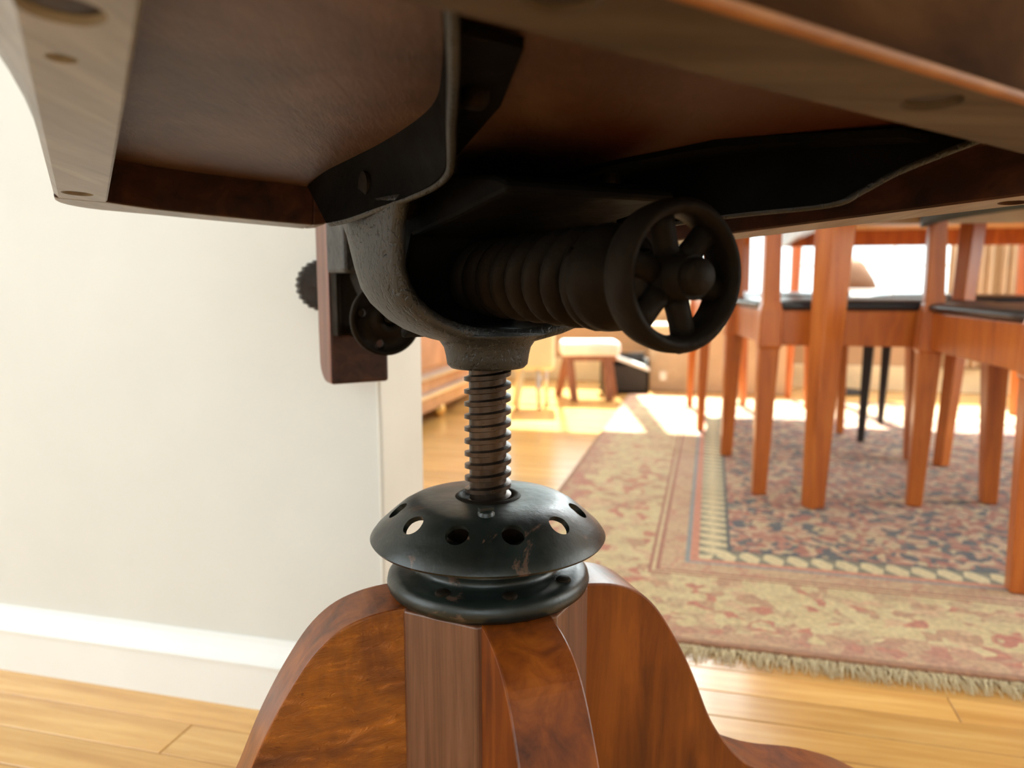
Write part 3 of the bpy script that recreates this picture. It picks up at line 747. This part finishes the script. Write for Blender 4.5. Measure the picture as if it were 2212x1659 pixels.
# coil spring
sp = MB(); turns = 8.0; P = []; rad_ = []
for i in range(int(turns * 28) + 1):
    t = i / (turns * 28); a = 2 * math.pi * turns * t + .6
    rr_ = .0165 + .0028 * t; P.append(YP(-.020 + .150 * t, rr_ * math.cos(a), .5005 + rr_ * math.sin(a)))
sp.tube(P, .0073, 14)
obj('coil_spring', sp, 'iron', chair)
core = MB(); core.lathe([(.0095, -.045), (.0095, .19)], frameM(YP(0, 0, .5005), Ss, (0, 0, 1), Ff), 24)
obj('spring_bolt', core, 'iron', chair)
ec = MB(); ec.lathe([(0, .128), (.024, .128), (.0262, .131), (.0255, .138), (.020, .146), (.014, .150), (.013, .158), (0, .158)], frameM(YP(0, 0, .5005), Ss, (0, 0, 1), Ff), 48, cap=False)
obj('spring_cap', ec, 'iron', chair)
# hand wheel
WXm = frameM(YP(.1790, 0, .5010), Ss, (0, 0, 1), Ff)
wm = MB(); wm.lathe([(.0255, -.004), (.0265, -.0105), (.0295, -.0125), (.0318, -.0095), (.0332, -.002), (.0330, .004), (.0308, .0068), (.0278, .0062), (.0260, .002)], WXm, 72, closed=True)
hw = obj('hand_wheel', wm, 'iron', chair, label='small six-spoked cast iron tension wheel')
hm = MB(); hm.lathe([(0, -.022), (.0105, -.022), (.0120, -.014), (.0120, -.001), (.0085, .002), (.0078, .014), (.0066, .016), (0, .016)], WXm, 32, cap=False)
obj('wheel_hub', hm, 'iron', hw)
for k in range(6):
    a = R(14 + 60 * k); s_ = MB(); rg = []
    for t in (0, .35, .7, 1):
        r_ = .008 + .0200 * t; wd = .0066 - .0008 * math.sin(t * math.pi); zc = -.004 + .001 * t
        c_ = Vector((r_ * math.cos(a), r_ * math.sin(a), 0)); tn = Vector((-math.sin(a), math.cos(a), 0))
        rg.append([WXm @ (c_ + tn * (wd * math.cos(q)) + Vector((0, 0, zc + .0048 * math.sin(q)))) for q in [2 * math.pi * j / 12 for j in range(12)]])
    s_.loft(rg); obj('wheel_spoke', s_, 'iron', hw)
lg = MB(); lg.lathe([(0, -.004), (.006, -.004), (.006, .0), (0, .0015)], frameM(WXm @ Vector((-.004, -.0325, -.002)), Ss, (Ff), (0, 0, -1)), 16, cap=False)
obj('wheel_lug', lg, 'iron', hw)

# back support: upright with channel, bracket and knurled knob
PXm = YX
def pbox(name, lo, hi, mat, parent=chair, bevel=.0015, **k):
    m = MB(); m.box(lo, hi, YX); return obj(name, m, mat, parent, bevel=bevel, **k)
up = MB(); XU = frameM(AX, Ff, (0, 0, 1), Ss)
M['post'] = wood('back_post_wood', (0.10, 0.03, 0.016), (0.20, 0.07, 0.04), (0.30, 0.12, 0.075), 'z', 0.4, 12, 6, 0.2)
up.prism([(-.282, .80), (-.282, .3995), (-.300, .3995)] + [(-.300 - .022 * math.sin(R(a)), .4215 - .022 * math.cos(R(a))) for a in (20, 40, 60, 80)] + [(-.323, .45), (-.323, .80)], -.035, .023, XU)
post = obj('back_upright', up, 'post', chair, bevel=.003, mat2='rail_face', facemat=lambda p: 1 if p.normal.dot(Ff) > .9 else 0, label='wooden upright of the back support, front painted in shade')  # darker wood on the front face paints its shade, lit sides stay lighter
ch = MB(); ch.box((-.282, -.033, .447), (-.276, .020, .62), YX); ch.box((-.282, .0165, .447), (-.264, .0205, .62), YX); ch.box((-.282, -.034, .447), (-.270, -.031, .62), YX)
obj('channel', ch, 'iron', post, bevel=.001)
bk = MB(); bk.box((-.274, -.012, .505), (-.220, .026, .60), YX)
obj('slide_block', bk, 'iron_grey', chair, bevel=.003)
arm = MB(); arm.box((-.235, -.022, .574), (-.06, .022, .590), YX)
arm.prism([(-.25, .50), (-.25, .59), (-.19, .59), (-.186, .47), (-.196, .46)], -.012, .012, XU)
obj('back_arm', arm, 'iron', chair, bevel=.002)
kn = MB(); KX = frameM(YP(-.385, .001, .493), Ss, (0, 0, 1), Ff); rings = []
nseg = 96
for (z, r0, am) in ((-.006, .024, 0), (-.005, .0262, .0011), (.005, .0262, .0011), (.006, .024, 0)):
    rings.append([KX @ Vector(((r0 + am * math.cos(24 * 2 * math.pi * j / nseg)) * math.cos(2 * math.pi * j / nseg), (r0 + am * math.cos(24 * 2 * math.pi * j / nseg)) * math.sin(2 * math.pi * j / nseg), z)) for j in range(nseg)])
kn.loft(rings, sm=False)
kob = obj('clamp_knob', kn, 'iron_grey', chair, label='knurled round iron clamp knob')
ks = MB(); ks.lathe([(.0045, -.012), (.0045, .09)], KX, 16); obj('clamp_bolt', ks, 'silver', kob)

# ------------------------------------------------------------------ dining furniture
def square_leg(foot, top, wf, wt, z0, z1, rot=TH, notch=None, up=None, wu=None):
    m = MB(); c, s = math.cos(rot), math.sin(rot)
    def sq(p, w_, z): return [Vector((p[0] + (x * c - y * s) * w_ / 2, p[1] + (x * s + y * c) * w_ / 2, z)) for x, y in ((-1,-1),(1,-1),(1,1),(-1,1))]
    def lp(z): t = (z - z0) / (z1 - z0); return (foot[0] + (top[0] - foot[0]) * t, foot[1] + (top[1] - foot[1]) * t)
    rings = [sq(foot, wf, z0)]
    if notch:
        t = (notch - z0) / (z1 - z0); rings += [sq(lp(notch), wf + (wt - wf) * t, notch), sq(lp(notch), wt * 1.06, notch + .004)]
    rings.append(sq(top, wt, z1))
    if up: rings += [sq((top[0], top[1]), wu, z1 + .02), sq((up[0], up[1]), wu * .85, up[2])]
    m.loft(rings, sm=False); return m
def dining_chair(label, posts, fronts, leg_mat, post_top, back=True, wf=.030, wt=.048, seatmat='vinyl', zp=.43, group='dining chairs round the table', backmat='olive', name='dining_chair', cat='chair', ztop=.80):
    P_ = [Vector((*p, 0)) for p in posts]; Q_ = [Vector((*p, 0)) for p in fronts]
    cen = sum(P_ + Q_, Vector()) / 4
    t = thing(name, cen, label, cat, group)
    outw = ((P_[0] + P_[1]) / 2 - (Q_[0] + Q_[1]) / 2).normalized()
    yaw = math.atan2(outw.y, outw.x)
    ins = .012
    for p in P_:
        tp = p + (cen - p).normalized() * ins; lean = tp + outw * .004
        obj('leg', square_leg(p, tp, wf, wt, .0096, zp, yaw, .345, (lean.x, lean.y, post_top) if back else None, wt * .78), leg_mat, t, bevel=.004)
    for p in Q_:
        tp = p + (cen - p).normalized() * ins
        obj('leg', square_leg(p, tp, wf, wt, .0096, zp, yaw, .345), leg_mat, t, bevel=.004)
    pairs = [(P_[0], P_[1]), (P_[0], Q_[0]), (P_[1], Q_[1]), (Q_[0], Q_[1])]
    for a, b_ in pairs:
        a = a + (cen - a).normalized() * (ins + .005); b_ = b_ + (cen - b_).normalized() * (ins + .005)
        d = (b_ - a); L = d.length; d.normalize(); n = Vector((-d.y, d.x, 0)); m = MB()
        m.box((.012, -.010, .352), (L - .012, .010, .430), frameM(a, d, n, (0, 0, 1))); obj('seat_apron', m, leg_mat, t, bevel=.002)
    # padded seat
    sm_ = MB(); cs = [P_[0], P_[1], Q_[1], Q_[0]]; rings = []
    for (k, z) in ((.90, .431), (1.0, .432), (1.04, .438), (1.03, .446), (.96, .451), (.6, .454), (.2, .455)):
        ring = []
        for i in range(4):
            a, b_ = cs[i], cs[(i + 1) % 4]
            for u in (.06, .2, .4, .6, .8, .94): ring.append(cen + (a.lerp(b_, u) - cen) * k + Vector((0, 0, z)))
        rings.append(ring)
    sm_.loft(rings, sm=True); obj('seat', sm_, seatmat, t)
    if back:
        a, b_ = P_[0] + outw * .005, P_[1] + outw * .005; d = b_ - a; L = d.length; d.normalize()
        m = MB(); rings = []
        for i in range(13):
            u = i / 12; bow = math.sin(u * math.pi) * .03
            c_ = a + d * (L * (-.02 + 1.04 * u)) + outw * bow
            rings.append([c_ + outw * x + Vector((0, 0, z)) for x, z in ((-.016, .615), (.016, .605), (.024, .655), (.020, ztop), (-.012, ztop), (-.02, .67))])
        m.loft(rings, sm=True); obj('backrest', m, backmat, t)
    return t
dining_chair('nearest dining chair at right, cherry wood with black seat and grey-green back pad', [(.877, 1.629), (.800, 1.161)], [(1.28, 1.50), (1.20, 1.06)], 'chair_wood', .665, ztop=.665)
dining_chair('cherry dining chair with black seat, middle one on the left side of the table', [(.5676, 1.72), (.600, 2.11)], [(1.05, 1.645), (1.089, 2.056)], 'chair_wood', .80)
dining_chair('cherry wood dining chair farthest along the left side of the table', [(.615, 2.47), (.690, 2.95)], [(1.05, 2.42), (1.12, 2.88)], 'chair_wood', .80, wf=.022, wt=.036)
dining_chair('padded stool with slim black legs under the table', [(1.42, 2.08), (1.60, 2.37)], [(1.059, 2.29), (1.261, 2.59)], 'black_wood', .425, back=False, wf=.020, wt=.034, group=None, name='dining_stool', cat='stool')
# table
tb = thing('dining_table', H(.7, 2.4), 'long wooden dining table seen from below behind the swivel chair', 'table')
tx0, tx1, ty0, ty1 = .17, 1.20, 1.70, 3.16
hobj('tabletop', [((tx0, ty0, .675), (tx1, ty1, .70))], 'table_wood', tb, bevel=.004)
hobj('apron', [((tx0 + .06, ty0 + .16, .618), (tx1 - .06, ty0 + .18, .675))], 'table_wood', tb)
hobj('apron', [((tx0 + .06, ty1 - .08, .618), (tx1 - .06, ty1 - .06, .675))], 'chair_wood', tb)
hobj('apron', [((tx0 + .06, ty0 + .06, .618), (tx0 + .08, ty1 - .06, .675))], 'table_wood', tb)
hobj('apron', [((tx1 - .08, ty0 + .06, .618), (tx1 - .06, ty1 - .06, .675))], 'table_wood', tb)
for (x, y, tx, ty, wa, wb_) in ((.651, 1.613, .668, 1.613, .036, .060), (.903, 2.97, .88, 2.95, .022, .034), (1.14, 3.14, 1.14, 3.12, .02, .032), (1.135, 1.987, 1.175, 1.99, .030, .045), (1.50, 1.44, 1.50, 1.44, .036, .060), (1.83, 2.75, 1.83, 2.75, .036, .055)):
    obj('leg', square_leg((x, y), (tx, ty), wa, wb_, .0096, .675, TH + .5), 'chair_wood', tb, bevel=.004)

# ------------------------------------------------------------------ things along the far left
cb_ = thing('cabinet', H(-1.15, 2.75), 'reddish wood cabinet with pale moulded base rails beside the doorway wall', 'cabinet')
hobj('carcass', [((-1.40, 2.25, .06), (-.945, 3.45, .62))], 'pinkwood', cb_, bevel=.004)
for z in (.10, .165):
    hobj('base_moulding', [((-.95, 2.24, z - .008), (-.925, 3.46, z + .008))], 'silver', cb_, bevel=.003)
hobj('plinth', [((-.95, 2.26, .045), (-.935, 3.44, .09))], 'pinkwood', cb_)
for i, (x0, x1) in enumerate(((2.28, 2.83), (2.87, 3.42))):
    dr = hobj('door', [((-.945, x0, .20), (-.932, x1, .60))], 'pinkwood', cb_, bevel=.003)
for (b_, r_) in ((2.34, .028), (2.62, .028), (3.38, .028)):
    m = MB(); m.lathe([(0, .001), (r_ * .6, .003), (r_, .025), (r_ * .75, .045), (r_ * .4, .052), (0, .06)], Matrix.Translation(H(-.955, b_)), 24, cap=False)
    obj('ball_foot', m, 'brass', cb_)
# cream box seat on thin legs
cs_ = thing('childs_chair', Vector((.10, 2.97, 0)), 'small cream chair on thin legs between cabinet and stool', 'chair')
m = MB(); m.box((.0, 2.93, .15), (.165, 3.05, .33)); obj('seat_shell', m, 'cream', cs_, bevel=.02, bseg=4)
for i, (p, q, mt) in enumerate((((.105, 2.93), (.10, 2.95), 'silver'), ((.015, 2.90), (.045, 2.95), 'cream'), ((.14, 3.06), (.13, 3.03), 'silver'), ((.01, 3.06), (.03, 3.03), 'cream'))):
    m = MB(); m.tube([(p[0], p[1], 0.001), (q[0], q[1], .17)], [.008, .011], 10); obj('leg', m, mt, cs_)
m = MB(); m.box((.0, 3.045, .30), (.165, 3.065, .52)); obj('backrest', m, 'cream', cs_, bevel=.008)
# low stool with fleece top
st = thing('low_stool', Vector((.32, 3.26, 0)), 'low wooden stool with white and pink fluffy cushion top', 'stool')
m = MB(); m.box((.20, 3.12, .185), (.445, 3.29, .245)); obj('cushion', m, 'sheep', st, bevel=.02, bseg=4)
m = MB(); m.box((.215, 3.13, .165), (.43, 3.28, .187)); obj('seat', m, 'stoolwood', st, bevel=.004)
for p, q in (((.258, 3.13), (.235, 3.145)), ((.400, 3.13), (.390, 3.145)), ((.20, 3.29), (.235, 3.27)), ((.44, 3.29), (.41, 3.27))):
    obj('leg', square_leg(p, q, .030, .036, .001, .17, 0), 'stoolwood', st, bevel=.003)
# black box with a white slanted lid
bx = thing('pet_crate', Vector((.50, 3.46, 0)), 'black open box with slanted white lid between stool and tan board', 'box')
m = MB(); m.box((.40, 3.335, .001), (.60, 3.46, .012)); m.box((.40, 3.45, .001), (.60, 3.46, .17)); m.box((.40, 3.335, .001), (.41, 3.46, .17)); m.box((.59, 3.335, .001), (.60, 3.46, .15)); m.box((.40, 3.335, .001), (.60, 3.345, .125))
obj('body', m, 'black', bx)
m = MB(); m.prism([(.375, .195), (.60, .115), (.60, .098), (.375, .178)], 3.325, 3.47, frameM((.0, 0, 0), (1, 0, 0), (0, 0, 1), (0, 1, 0)))
obj('lid', m, 'white', bx, bevel=.004)
# tan boards along far wall
tbx = thing('low_cabinet', H(.0, 3.56), 'low tan cabinet standing along the window wall behind the rug', 'cabinet')
hobj('carcass', [((-.26, 3.47, .001), (.34, 3.66, .285))], 'tan', tbx, bevel=.004)
hobj('top', [((-.27, 3.46, .285), (.35, 3.67, .30))], 'cream', tbx, bevel=.003)
hobj('socket_plate', [((-.215, 3.466, .05), (-.185, 3.47, .09))], 'silver', tbx)
for x0 in (-.09, .12): hobj('door_seam', [((x0, 3.467, .02), (x0 + .006, 3.471, .27))], 'pinkwood', tbx)
for i, (a_, l) in enumerate(((.215, 'left'), (.37, 'right'))):
    m = MB(); m.box((-.062, -.006, .10), (.062, .006, .135), frameM(H(a_ if i == 0 else .37, 3.45 if i == 0 else 3.58), E1, E2, (0, 0, 1)) @ Matrix.Rotation(.06, 4, 'Y'))
# wicker lamp in front of the window
lp_ = thing('wicker_lamp', H(.57, 3.62, 0), 'brown wicker floor lamp with white rim before the far window', 'lamp')
m = MB(); m.lathe([(.09, .0), (.09, .012), (.012, .02), (.010, .50)], Matrix.Translation(H(.57, 3.62, .001)), 24); obj('base', m, 'black', lp_)
m = MB(); m.lathe([(.03, .59), (.06, .565), (.10, .50), (.12, .455), (.117, .453), (.097, .498), (.056, .562), (.027, .587)], Matrix.Translation(H(.57, 3.62, 0)), 32, closed=True); obj('shade', m, 'wicker', lp_)
m = MB(); m.tube([H(.57, 3.62, .453) + Vector((.12 * math.cos(a), .12 * math.sin(a), 0)) for a in [2 * math.pi * i / 40 for i in range(40)]], .006, 8, closed=True); obj('rim', m, 'white', lp_)
